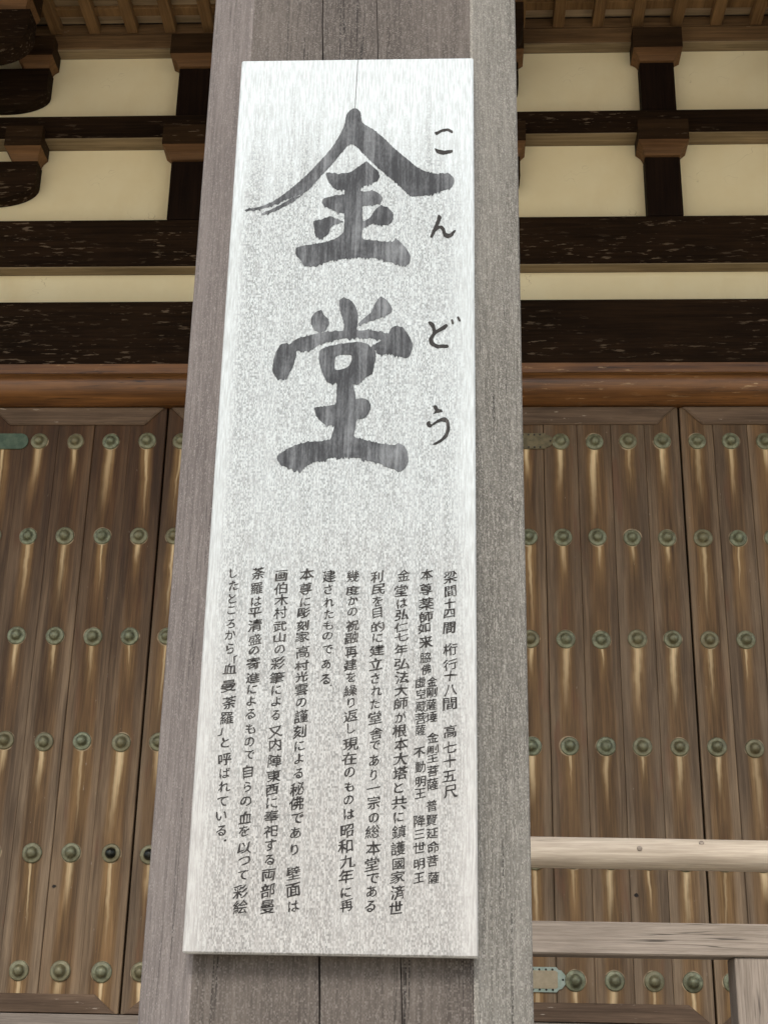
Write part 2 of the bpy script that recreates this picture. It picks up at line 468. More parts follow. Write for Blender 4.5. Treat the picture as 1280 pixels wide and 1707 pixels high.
# lintels and tie beams, bottom to top
prof = [(8.02, 3.805), (7.955, 3.800), (7.93, 3.812), (7.875, 3.832), (7.835, 3.868), (7.822, 3.905), (7.832, 3.945), (7.862, 3.976), (7.868, 3.980), (7.868, 4.044), (7.90, 4.046), (8.1, 4.046), (8.1, 3.805)]
bm = bmesh.new()
for row in prism(bm, prof, 'X', X0, X1, steps=1):
    for k in (1, 2, 3, 4, 5, 6): row[k].smooth = True
link('rounded_lintel', bm, M['nageshi'], hall)
part('lintel_beam', M['dark_beam'], hall, (X0, X1, 7.90, 8.2, 4.049, 4.513), bev=0.012)
part('tie_beam', M['dark_beam'], hall, (X0, X1, 8.0, 8.2, 4.832, 5.19), bev=0.012)
part('tie_beam', M['dark_beam'], hall, (X0, X1, 7.965, 8.2, 5.818, 5.997), bev=0.008)
part('eaves_beam', M['brown_beam'], hall, (X0, X1, 8.0, 8.2, 6.59, 6.716), bev=0.008)
part('eaves_beam', M['brown_beam'], hall, (X0, X1, 8.008, 8.2, 6.719, 6.80), bev=0)
for (ya, zb) in ((8.004, 4.822), (7.97, 5.808), (8.004, 6.58)):
    part('underside_bounce_strip', M['under'], hall, (X0, X1, ya, 8.15, zb, zb + 0.009), bev=0.002)  # thin strip standing for the beam's lower face, bounce light in its colour

# plaster panels
def plaster_panel(x0, x1, z0, z1):
    part('plaster_panel', M['plaster'], hall, (x0, x1, 8.1, 8.2, z0, z1), bev=0)
for a, b in zip(COLS, COLS[1:]):
    plaster_panel(a + .003, b - .003, 4.515, 4.820)
    m = GAPS[0] if a == COLS[1] else GAPS[1] if a == COLS[2] else (a + b) / 2
    for p, q in ((a + .003, m - .003), (m + .003, b - .003)):
        plaster_panel(p, q, 5.192, 5.806)
        plaster_panel(p, q, 5.999, 6.578)

# bearing blocks, struts and bracket arms
def block_mesh(cx, z0, z1, z2, yf=7.90, hw=0.166, hb=0.117, dep=0.085):
    """Square upper half over a hollowed lower half."""
    bm = bmesh.new()
    def ring(w, d, z): return [(cx - w, yf + d, z), (cx + w, yf + d, z), (cx + w, 8.09, z), (cx - w, 8.09, z)]
    w_ = hw - hb
    lv = [ring(hb + w_ * a, dep * (1 - a), z0 + (z1 - z0) * t) for a, t in ((0, 0), (.12, .3), (.38, .62), (.94, .98))] + [ring(hw, 0, z1), ring(hw, 0, z2)]
    rows = [[bm.verts.new(p) for p in r] for r in lv]
    for a, b in zip(rows, rows[1:]):
        for i in range(4):
            f = bm.faces.new((a[i], a[(i + 1) % 4], b[(i + 1) % 4], b[i]))
            f.material_index = 1 if b is rows[-1] else 0  # upright square half takes the shaded copy, hollow half the lit one
    bm.faces.new(rows[0]); bm.faces.new(rows[-1])
    return bm
def arm_outline(half, zt, ze, zb):
    pts = []
    for s in (-1, 1):
        side = [(s * half, zt), (s * half, ze)]
        for k in range(1, 9):
            t = k / 8 * math.pi / 2
            side.append((s * (half - 0.30 * (1 - math.cos(t))), ze - (ze - zb) * math.sin(t)))
        pts += side if s == -1 else side[::-1]
    return pts
def bearing_block(cx, *zs, **kw):
    return link('bearing_block', block_mesh(cx, *zs, **kw), [M['block'], M['block_shaded']], hall)
TIERS = [(5.192, 5.646, 5.712, 5.870, 5.49, 5.35), (5.999, 6.415, 6.460, 6.626, 6.235, 6.107)]
mids = [(COLS[0] + COLS[1]) / 2, GAPS[0], GAPS[1], (COLS[3] + COLS[4]) / 2]
for (zb, z0, z1, z2, ze, zl) in TIERS:
    for m in mids:
        part('strut', M['dark_v'], hall, (m - 0.116, m + 0.116, 8.003, 8.15, zb, z0 - .001), bev=0.006)
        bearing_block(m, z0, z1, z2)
    for cx in COLS:
        bm = bmesh.new()
        prism(bm, [(cx + x, z) for x, z in arm_outline(0.61, z0 - .003, ze, zl)], 'Y', 7.983, 8.095)
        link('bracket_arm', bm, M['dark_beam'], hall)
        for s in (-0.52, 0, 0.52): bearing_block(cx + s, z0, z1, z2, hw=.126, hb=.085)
# outer bracket step towards the courtyard
for cx in COLS:
    part('bracket_arm', M['dark_v'], hall, (cx - 0.11, cx + 0.11, 7.36, 7.896, 6.06, 6.33), bev=0.02)
    bm = bmesh.new()
    prism(bm, [(cx + x, z) for x, z in arm_outline(0.62, 6.46, 6.30, 6.12)], 'Y', 7.44, 7.60)
    link('bracket_arm', bm, M['dark_beam'], hall)
    for s in (-0.48, 0.48):
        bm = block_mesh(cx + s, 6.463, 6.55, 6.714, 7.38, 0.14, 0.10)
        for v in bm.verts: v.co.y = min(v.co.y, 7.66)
        link('bearing_block', bm, [M['block'], M['block_shaded']], hall)

# lattice under the eaves
bm = bmesh.new()
x = X0 + 0.02
y = 8.0
while y > EAVE_Y + 0.3:
    box(bm, X0, X1, y - 0.262, y - 0.004, 6.802, 6.82, 0.002)
    y -= 0.266
link('ceiling_board', bm, M['ceiling'], hall)
k = 0
xr = 0.748 - 0.2712 * 31
while xr < X1 - .1:
    if xr > X0 + .1:
        part('rafter', M['rafter'], hall, (xr - 0.039, xr + 0.039, EAVE_Y, 8.006, 6.72, 6.799), bev=0.004)
    xr += 0.2712
y = 7.85
while y > EAVE_Y + 0.2:
    part('lattice_bar', M['rafter'], hall, (X0, X1, y - 0.04, y + 0.04, 6.772, 6.8005), bev=0.003)
    y -= 0.2712
bm = bmesh.new()
prism(bm, [(EAVE_Y - 0.1, 6.83), (EAVE_Y - 0.1, 7.1), (8.0, 10.2), (13.0, 10.2), (13.0, 6.83)], 'X', X0 - 1, X1 + 1)
link('roof', bm, M['shingle'], hall)
part('eaves_purlin', M['brown_beam'], hall, (X0, X1, 2.05, 2.45, 6.32, 6.718), bev=0.01)

# metal covers on the rounded lintel at each column
for cx in COLS:
    bm = bmesh.new()
    def hexring(w, h, y): return [bm.verts.new((cx + w * a, y, 3.912 + h * b)) for a, b in ((-1, 0), (-.97, .45), (-.88, .8), (-.7, 1), (.7, 1), (.88, .8), (.97, .45), (1, 0), (.97, -.45), (.88, -.8), (.7, -1), (-.7, -1), (-.88, -.8), (-.97, -.45))]
    rr = [hexring(.50, .075, 7.83), hexring(.50, .075, 7.80), hexring(.485, .062, 7.785), hexring(.3, .02, 7.765)]
    for a, b in zip(rr, rr[1:]):
        for i in range(14): bm.faces.new((a[i], a[(i + 1) % 14], b[(i + 1) % 14], b[i]))
    bm.faces.new(rr[-1]); bm.faces.new(rr[0])
    link('nail_cover', bm, M['iron'], hall)

# plank infill of the outer bays
for a, b in ((COLS[0], COLS[1]), (COLS[3], COLS[4])):
    bm = bmesh.new()
    x = a + 0.1
    while x < b - 0.1:
        box(bm, x, min(x + 0.236, b - .02), 8.0, 8.06, 0.205, 3.80, 0.005); x += 0.24
    link('plank_wall', bm, M['column'], hall)

# doors --------------------------------------------------------------------
ROW0 = 3.570                                # height of the top row of nails
NAIL_PROF = [(.054, 0), (.054, .004), (.051, .0075), (.046, .009), (.0375, .0085), (.034, .0105), (.0305, .013), (.0285, .018), (.027, .026), (.0235, .034), (.017, .0405), (.009, .044), (0, .045)]
bm = bmesh.new(); lathe_y(bm, NAIL_PROF)
nail_proto_mesh = None
def strap_mesh(x0, xt, zc, h, style):
    """Hinge strap from the hinge edge x0 to its tip xt."""
    bm = bmesh.new()
    s = 1 if xt > x0 else -1
    if style == 'round':
        out = [(x0, -h), (xt - s * h * .9, -h)] + [(xt - s * h * .9 + s * h * .9 * math.sin(t * math.pi / 8), -h * math.cos(t * math.pi / 8)) for t in range(1, 8)] + [(xt - s * h * .9, h), (x0, h)]
    else:
        out = [(x0, -h), (xt - s * .055, -h), (xt - s * .045, -h * .78), (xt - s * .03, -h * .74), (xt - s * .012, -h * .42), (xt, 0), (xt - s * .012, h * .42), (xt - s * .03, h * .74), (xt - s * .045, h * .78), (xt - s * .055, h), (x0, h)]
    prism(bm, [(x, zc + z) for x, z in out], 'Y', 7.990, 8.002, 1 if style == 'edged' else 0)
    if style == 'edged':
        inn = [(x0 + s * .002, -h * .72), (xt - s * .062, -h * .72), (xt - s * .050, -h * .60), (xt - s * .050, h * .60), (xt - s * .062, h * .72), (x0 + s * .002, h * .72)]
        prism(bm, [(x, zc + z) for x, z in inn], 'Y', 7.9875, 7.995, 0)
    if style != 'round':
        x = x0 + s * .02
        spots = []
        while abs(x - x0) < abs(xt - x0) - .06:
            spots += [(x, h * .80), (x, -h * .80)]; x += s * .035
        spots.append((xt - s * .022, 0))
        for (px, pz) in spots:
            lathe_y(bm, [(.0065, 0), (.005, .003), (0, .0045)], 8, px, 7.9905, zc + pz, 2)
    return bm

def make_door(gap_x, s, dx, first, mat, width, straps, dark, label):
    """One leaf. gap_x: meeting edge, s: direction from the meeting edge to the hinge."""
    xg, xh = gap_x + s * 0.005, gap_x + s * width
    root = None
    bm = bmesh.new()
    uvl = bm.loops.layers.uv.new('nails')
    edges = [xg] + [gap_x + s * (first + dx * (i + .5)) for i in range(4)] + [xh]
    rng = random.Random(int(abs(gap_x * 1000)) + (3 if s > 0 else 0))
    joint = [.0012] + [rng.choice((.0003, .0009, .0016)) for _ in range(4)] + [.0012]
    for i, (a, b) in enumerate(zip(edges, edges[1:])):
        ja, jb = (joint[i], joint[i + 1]) if a < b else (joint[i + 1], joint[i])
        a, b = sorted((a, b))
        dy = rng.uniform(-.0025, .0025)
        bv = 0.004
        yb, yf = 8.06, 8.0 + dy
        ba, bb = min(bv, ja * 3), min(bv, jb * 3)
        pts = [(a + ja, yb), (a + ja, yf + ba), (a + ja + ba, yf), (b - jb - bb, yf), (b - jb, yf + bb), (b - jb, yb)]
        prism(bm, pts, 'Z', 0.207, 3.798)
    bmesh.ops.recalc_face_normals(bm, faces=bm.faces)
    x_first = gap_x + s * first
    for f in bm.faces:
        for lp in f.loops:
            c = lp.vert.co
            lp[uvl].uv = (s * (c.x - x_first) / dx + 20, (ROW0 - c.z) / DZ)
    door = link('door', bm, mat, hall, origin=(xh, 8.06, 0.205), label=label)
    # mitred end rails, proud of the planks
    for zo, zi in ((3.799, 3.682), (0.206, 0.304)):
        bm = bmesh.new()
        a = [(xg + s * .018, zo), (xg + s * .135, zi), (xh - s * .135, zi), (xh - s * .006, zo)]
        c = [sum(p[0] for p in a) / 4, sum(p[1] for p in a) / 4]
        r0 = [bm.verts.new((p[0], 8.0, p[1])) for p in a]
        r1 = [bm.verts.new((p[0], 7.990, p[1])) for p in a]
        ins = .010 if zo > 1 else -.010
        b4 = [(a[0][0] + s * .016, zo - ins * .3), (a[1][0] + s * .004, zi + ins), (a[2][0] - s * .004, zi + ins), (a[3][0] - s * .016, zo - ins * .3)]
        r2 = [bm.verts.new((p[0], 7.982, p[1])) for p in b4]
        for p, q in ((r0, r1), (r1, r2)):
            for i in range(4): bm.faces.new((p[i], p[(i + 1) % 4], q[(i + 1) % 4], q[i]))
        bm.faces.new(r2); bm.faces.new(r0)
        link('door_rail', bm, M['door_rail'], door)
    global nail_proto_mesh
    for r_ in range(6):
        for i in range(5):
            if i == 4 and r_ in straps: continue
            x = gap_x + s * (first + dx * i) + rng.uniform(-.004, .004)
            z = ROW0 - DZ * r_ + rng.uniform(-.004, .004)
            bm = None
            if nail_proto_mesh is None:
                bm = bmesh.new(); lathe_y(bm, NAIL_PROF)
                o = link('boss_nail', bm, M['bronze'], door, origin=(0, 0, 0))
                nail_proto_mesh = o.data
            else:
                o = bpy.data.objects.new('boss_nail', nail_proto_mesh); COL.objects.link(o); o.parent = door
            o.location = Vector((x, 7.9985, z)) - wpos(door)
            o.rotation_euler = (rng.uniform(-.05, .05), rng.uniform(0, 6.28), rng.uniform(-.05, .05))
            sc = rng.uniform(.96, 1.05)
            o.scale = (sc, rng.uniform(.85, 1.1), sc)
            if (r_, i) in dark:
                o.data = nail_proto_mesh.copy(); o.data.materials.append(M['bronze_dark'])
                for p in o.data.polygons:
                    if math.hypot(p.center.x, p.center.z) < .031: p.material_index = 1
                o['label'] = 'dark polished dome nail among green ones'
    for r_, (style, m, h, tip) in straps.items():
        bm = strap_mesh(xh, tip, ROW0 - DZ * r_, h, style)
        link('hinge_strap', bm, m, door)
    return door

ST = M['strap_tan']; SE = M['strap_edge']; SG = M['strap_green']; SO = M['strap_olive']; IR = M['iron']
make_door(GAPS[1], -1, 0.206, 0.113, M['door_r'], 1.12, {0: ('plain', [SO, SO, IR], .052, .640), 5: ('edged', [ST, SE, IR], .064, .632)}, [], 'grey brown nail studded door leaf')
make_door(GAPS[1], 1, 0.206, 0.099, M['door_r'], 1.12, {0: ('plain', [SO, SO, IR], .052, 2.19), 5: ('edged', [ST, SE, IR], .064, 2.19)}, [], 'grey brown nail studded door leaf')
make_door(GAPS[0], -1, 0.226, 0.115, M['door_l'], 1.125, {0: ('round', [SG, SG, IR], .052, -2.628), 5: ('edged', [ST, SE, IR], .064, -2.64)}, [(4, 0)], 'dark brown nail studded door leaf')
make_door(GAPS[0], 1, 0.226, 0.100, M['door_l'], 1.125, {0: ('round', [SG, SG, IR], .052, -0.90), 5: ('edged', [ST, SE, IR], .064, -0.90)}, [(4, 0)], 'dark brown nail studded door leaf')
for gx in GAPS:
    for s in (-1, 1):
        a, b = sorted((gx + s * 1.128, gx + s * 1.36))
        part('door_jamb', M['dark_v'], hall, (a, b, 7.96, 8.1, 0.205, 3.80))

# ------------------------------------------------------------------ veranda railing
rail = empty('veranda_railing', (0.6, 5.68, 0.02), 'pale wooden railing with round top rail and square lower rail before the right hand doors', 'railing')
RX0, RX1 = 0.08, 6.3
bm = bmesh.new()
rngk = random.Random(3)
pts = [(5.662 + .060 * math.cos(2 * math.pi * k / 28), 0.768 + .060 * math.sin(2 * math.pi * k / 28)) for k in range(28)]
for row in prism(bm, pts, 'X', RX0 - .1, RX1, steps=30, wob=lambda p, a, k: (p[0] + .003 * math.sin(a * 3.1), p[1] + .003 * math.sin(a * 2.3 + 1))):
    for f in row: f.smooth = True
link('top_rail', bm, M['rail'], rail)
for (kx, kz) in ((0.735, 0.782), (0.975, 0.806)):
    bm = bmesh.new(); lathe_y(bm, [(.011, -.006), (.010, .002), (.006, .004), (0, .0045)], 10, kx, 5.662 - math.sqrt(.06 ** 2 - (kz - .768) ** 2), kz)
    link('peg', bm, M['rail_grey'], rail)
part('lower_rail', M['rail_grey'], rail, (RX0, RX1, 5.60, 5.78, 0.387, 0.507), bev=0.006)
for px in (0.09, 1.071, 2.6, 4.2, 5.9):
    part('post', M['post_v'], rail, (px, px + .17, 5.612, 5.765, 0.02, 0.386), bev=0.005)
part('post', M['post_v'], rail, (-0.06, 0.078, 5.60, 5.76, 0.02, 0.86), bev=0.008)
for px in (2.6, 4.2, 5.9):
    part('post', M['post_v'], rail, (px + .03, px + .13, 5.62, 5.72, 0.508, 0.715), bev=0.005)

# ------------------------------------------------------------------ pillar
PX0, PX1, PY = -0.4310, 0.1170, 1.99
FX0, FX1 = -0.3475, 0.0370
pillar = empty('wooden_pillar', ((PX0 + PX1) / 2, PY + .26, GZ), 'big square weathered wooden pillar with chamfered corners carrying the signboard', 'pillar')
W_ = PX1 - PX0
cl, crr = FX0 - PX0, PX1 - FX1
outl = [(FX0, PY, 0), (FX1, PY, 2), (PX1, PY + crr, 2), (PX1, PY + W_ - crr, 2), (FX1, PY + W_, 0), (FX0, PY + W_, 0), (PX0, PY + W_ - cl, 1), (PX0, PY + cl, 1)]
CR = [(-0.197, .0016), (-0.095, .0013)]     # drying cracks in the front face
pp, mats_ = [], []
bv = .003
front = [(FX0 + bv, PY)]
for cx, w in CR: front += [(cx - w, PY), (cx - w * .3, PY + .016), (cx + w * .3, PY + .016), (cx + w, PY)]
front += [(FX1 - bv, PY)]
pp = front + [(FX1 + bv * .7, PY + bv * .7), (PX1 - bv * .7, PY + crr - bv * .7), (PX1, PY + crr + bv), (PX1, PY + W_ - crr), (FX1, PY + W_), (FX0, PY + W_), (PX0, PY + W_ - cl), (PX0, PY + cl + bv), (PX0 + bv * .7, PY + cl - bv * .7), (FX0 - bv * .7, PY + bv * .7)]
nf = len(front)
def crack_wob(p, a, k):
    if 0 < k < nf - 1:
        i = (k - 1) // 4
        # the cracks wander and lean with the grain
        lean = (-0.0314, -0.0403)[i] * (a - 0.883)
        dxw = lean + .004 * (mnoise.noise(Vector((i * 9.0, 0, a * 2.2)))) + .0015 * mnoise.noise(Vector((i * 5.0, 3, a * 11)))
        c, w = CR[i]
        wid = .55 + .75 * abs(mnoise.noise(Vector((i * 3.0, 7, a * 2.9))))
        return (c + (p[0] - c) * wid + dxw, p[1])
    return p
bm = bmesh.new()
rows = prism(bm, pp, 'Z', GZ + .12, 6.31, steps=160, wob=crack_wob)
n_ = len(pp)
for row in rows:
    for i, f in enumerate(row):
        if i < nf - 1: f.material_index = 0
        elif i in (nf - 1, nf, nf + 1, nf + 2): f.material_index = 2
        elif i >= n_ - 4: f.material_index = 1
        else: f.material_index = 0
link('shaft', bm, [M['pil_front'], M['pil_left'], M['pil_right']], pillar)
bm = bmesh.new()
cxp = (PX0 + PX1) / 2; cyp = PY + .263
box(bm, cxp - .36, cxp + .36, cyp - .36, cyp + .36, GZ - .05, GZ + .119, 0.03)
link('base_stone', bm, M['stone'], pillar)

# ------------------------------------------------------------------ signboard
BX0, BX1, BZ0, BZ1, BY = -0.3545, 0.0390, 0.1290, 1.5855, 1.96
sign = empty('signboard', ((BX0 + BX1) / 2, BY + .015, BZ0), 'tall bleached wooden signboard with brushed black Japanese writing fixed to the pillar', 'sign')
bm = bmesh.new()
box(bm, BX0, BX1, BY, BY + .021, BZ0, BZ1, 0.0022)
link('board', bm, M['board'], sign, origin=(BX0, BY, BZ0))
part('backing_board', M['post_v'], sign, (BX0 + .010, BX1 - .006, BY + .0212, PY - .0005, BZ0 + .001, BZ1 - .01), bev=0.001)

def smooth_loop(pts, sub=4):
    n = len(pts); out = []
    for i in range(n):
        p0, p1, p2, p3 = pts[i - 1], pts[i], pts[(i + 1) % n], pts[(i + 2) % n]
        L = math.hypot(p2[0] - p1[0], p2[1] - p1[1])
        k = max(2, int(L / 0.0022))
        for j in range(k):
            t = j / k
            q = []
            for d in (0, 1):
                m1, m2 = (p2[d] - p0[d]) * .32, (p3[d] - p1[d]) * .32
                q.append((2 * t**3 - 3 * t**2 + 1) * p1[d] + (t**3 - 2 * t**2 + t) * m1 + (-2 * t**3 + 3 * t**2) * p2[d] + (t**3 - t**2) * m2)
            out.append(tuple(q))
    return out
def feather(loop, amp, rng):
    """Ink creeping along the grain: ragged upper and lower edges."""
    area = sum(a[0] * b[1] - b[0] * a[1] for a, b in zip(loop, loop[1:] + loop[:1]))
    sg = 1 if area > 0 else -1
    out = []
    n = len(loop)
    for i, p in enumerate(loop):
        a, b = loop[i - 1], loop[(i + 1) % n]
        tx, tz = b[0] - a[0], b[1] - a[1]
        L = math.hypot(tx, tz) or 1
        nx, nz = sg * tz / L, -sg * tx / L
        e = abs(nz) * nz * rng.random() ** 3 * amp * (1.0 if nz < 0 else .5)
        out.append((p[0] + rng.uniform(-.0003, .0003) + nx * amp * .1 * rng.random(), p[1] + e))
    return out
def ink_character(name, polys, y, amp, mat):
    bm = bmesh.new(); rng = random.Random(len(name) * 7 + len(polys))
    for q, loops in enumerate(polys):
        ls = [feather(smooth_loop([(x * 1e-4, z * 1e-4) for x, z in lp]), amp if k == 0 else 0, rng) for k, lp in enumerate(loops)]
        vs_ = [bm.verts.new((x, y - .00005 * q, z)) for lp in ls for x, z in lp]
        for t in tessellate_polygon([[Vector((x, z, 0)) for x, z in lp] for lp in ls]):
            try:
                f = bm.faces.new([vs_[i] for i in t])
                if f.calc_area() < 1e-14: bm.faces.remove(f)
            except ValueError: pass
    bmesh.ops.recalc_face_normals(bm, faces=bm.faces)
    for f in bm.faces:
        f.normal_update()
        if f.normal.y > 0: f.normal_flip()
    link(name, bm, mat, sign, fix=False)
BIG = {
    'K': [[[(-1573,14842),(-1498,14761),(-1475,14603),(-1434,14524),(-1284,14416),(-1101,14246),(-935,14050),(-737,13855),(-541,13662),(-347,13557),(-170,13524),(-26,13542),(54,13446),(64,13351),(-9,13250),(-137,13203),(-312,13148),(-456,13119),(-616,13106),(-729,13209),(-892,13380),(-1088,13572),(-1253,13746),(-1386,13901),(-1503,14038),(-1587,14116),(-1669,14125),(-1747,14021),(-1841,13887),(-1965,13704),(-2089,13545),(-2213,13375),(-2336,13225),(-2424,13161),(-2557,13114),(-2709,13044),(-2920,12937),(-3126,12875),(-3311,12854),(-3319,12877),(-3128,12920),(-2970,12975),(-2814,13075),(-2627,13239),(-2472,13397),(-2317,13566),(-2131,13806),(-1975,14024),(-1852,14255),(-1761,14489),(-1733,14685),(-1671,14803)]],[[(-2423,13139),(-2507,13064),(-2616,12983),(-2741,12901),(-2883,12828),(-3031,12773),(-3051,12800),(-2916,12866),(-2791,12936),(-2666,13021),(-2541,13098)]],[[(-2026,13575),(-1830,13542),(-1637,13578),(-1511,13672),(-1367,13774),(-1252,13669),(-1169,13573),(-1157,13459),(-1246,13376),(-1373,13328),(-1443,13291),(-1441,13204),(-1242,13214),(-1161,13164),(-1095,13081),(-1125,12987),(-1237,12951),(-1364,12933),(-1418,12934),(-1405,12636),(-1295,12702),(-1218,12839),(-1124,12920),(-1012,12900),(-921,12780),(-919,12669),(-990,12566),(-1102,12578),(-1229,12598),(-1355,12543),(-1402,12507),(-1413,12312),(-1286,12285),(-1095,12258),(-921,12246),(-875,12308),(-779,12227),(-683,12098),(-634,11989),(-648,11845),(-758,11817),(-900,11865),(-1089,11931),(-1279,11965),(-1468,11970),(-1656,11950),(-1845,11926),(-2032,11873),(-2219,11809),(-2331,11838),(-2398,11948),(-2465,12039),(-2460,12148),(-2360,12184),(-2171,12219),(-1982,12254),(-1825,12323),(-1723,12417),(-1703,12491),(-1712,12795),(-1808,12807),(-1939,12883),(-2037,12940),(-2078,13015),(-2041,13082),(-1882,13126),(-1722,13154),(-1725,13245),(-1838,13246),(-1937,13334),(-2005,13449)]],[[(-2202,12643),(-2091,12672),(-1950,12726),(-1836,12685),(-1723,12632),(-1850,12603),(-1927,12511),(-1955,12401),(-2048,12339),(-2160,12366),(-2181,12495)]]],
    'D': [[[(-2018,11014),(-1984,10933),(-1904,10845),(-1895,10757),(-1944,10660),(-2036,10619),(-2131,10689),(-2175,10794),(-2155,10916),(-2095,10979)]],[[(-1737,11178),(-1667,11231),(-1557,11177),(-1476,11053),(-1441,10913),(-1443,10755),(-1450,10651),(-1250,10650),(-1033,10604),(-956,10590),(-911,10683),(-835,10728),(-727,10682),(-633,10543),(-576,10388),(-613,10217),(-674,10159),(-781,10200),(-935,10245),(-1072,10218),(-1124,10246),(-1144,10294),(-1218,10356),(-1061,10476),(-1185,10511),(-1339,10529),(-1554,10520),(-1738,10496),(-1922,10445),(-2043,10394),(-2133,10325),(-2285,10285),(-2378,10299),(-2389,10189),(-2428,10018),(-2484,9899),(-2526,9807),(-2664,9821),(-2730,9917),(-2742,10053),(-2714,10224),(-2644,10396),(-2568,10424),(-2506,10403),(-2401,10492),(-2234,10550),(-2081,10595),(-1866,10629),(-1672,10642),(-1653,10739),(-1688,10879),(-1729,11019)]],[[(-1076,11235),(-997,11192),(-918,11068),(-910,10980),(-1008,10903),(-1161,10848),(-1314,10790),(-1412,10752),(-1431,10766),(-1347,10860),(-1241,10964),(-1182,11105),(-1137,11193)]],[[(-2009,10308),(-1858,10376),(-1674,10410),(-1460,10443),(-1306,10418),(-1218,10342),(-1156,10280),(-1147,10184),(-1169,10048),(-1196,9895),(-1293,9845),(-1351,9760),(-1426,9703),(-1487,9710),(-1453,9576),(-1435,9459),(-1344,9475),(-1253,9441),(-1206,9358),(-1219,9258),(-1291,9143),(-1411,9110),(-1428,8978),(-1449,8830),(-1328,8781),(-1147,8732),(-968,8700),(-819,8690),(-774,8716),(-684,8667),(-632,8554),(-622,8408),(-679,8296),(-768,8254),(-857,8312),(-1021,8376),(-1201,8440),(-1380,8479),(-1559,8495),(-1737,8489),(-1915,8440),(-2092,8392),(-2193,8311),(-2251,8272),(-2386,8301),(-2538,8366),(-2608,8472),(-2569,8537),(-2430,8635),(-2253,8710),(-2075,8742),(-1895,8755),(-1806,8782),(-1780,8880),(-1754,9028),(-1874,9018),(-1967,9094),(-2037,9193),(-2065,9310),(-1945,9326),(-1795,9359),(-1741,9382),(-1735,9576),(-1740,9745),(-1806,9718),(-1899,9779),(-1949,9880),(-1999,10017),(-2029,10170)],[(-1775,10169),(-1699,10221),(-1531,10213),(-1519,10134),(-1556,10032),(-1631,9981),(-1768,9965)]]],
    'ko': [[[(-262,14341),(-222,14294),(-141,14351),(-44,14369),(31,14322),(44,14368),(-28,14416),(-125,14409),(-207,14364)]],[[(-253,14031),(-221,13945),(-124,13906),(31,13943),(38,13996),(-91,13982),(-189,14003)]]],
    'n': [[[(-189,12755),(-135,12699),(-188,12544),(-135,12551),(-87,12496),(-61,12411),(-8,12396),(65,12461),(93,12454),(40,12348),(-39,12312),(-105,12349),(-134,12459),(-166,12493),(-238,12424),(-276,12325),(-323,12340),(-261,12516),(-214,12655)]]],
    'do': [[[(-343,10785),(-297,10802),(-235,10750),(-216,10652),(-158,10690),(-57,10756),(-32,10717),(-81,10662),(-198,10593),(-258,10507),(-246,10438),(-187,10393),(-35,10393),(-19,10345),(-202,10335),(-310,10404),(-326,10501),(-271,10601),(-284,10691)]],[[(17,10829),(41,10842),(66,10766),(35,10748)]],[[(112,10877),(139,10887),(173,10810),(143,10800)]]],
    'u': [[[(-257,9340),(-197,9346),(-173,9290),(-122,9280),(-107,9240),(-197,9224),(-257,9201),(-221,9257)]],[[(-351,9059),(-301,9092),(-280,9029),(-181,9108),(-77,9151),(-11,9092),(7,8960),(-31,8830),(-135,8732),(-239,8690),(-248,8709),(-135,8787),(-67,8879),(-46,8993),(-62,9069),(-121,9082),(-226,9036),(-297,8977),(-345,9010)]]],
}
for nm, polys in BIG.items():
    if nm in 'KD': ink_character('title_character', polys, BY - .0004, .0058, M['ink'])
    else: ink_character('reading_character', polys, BY - .0004, .0012, M['ink_small'])

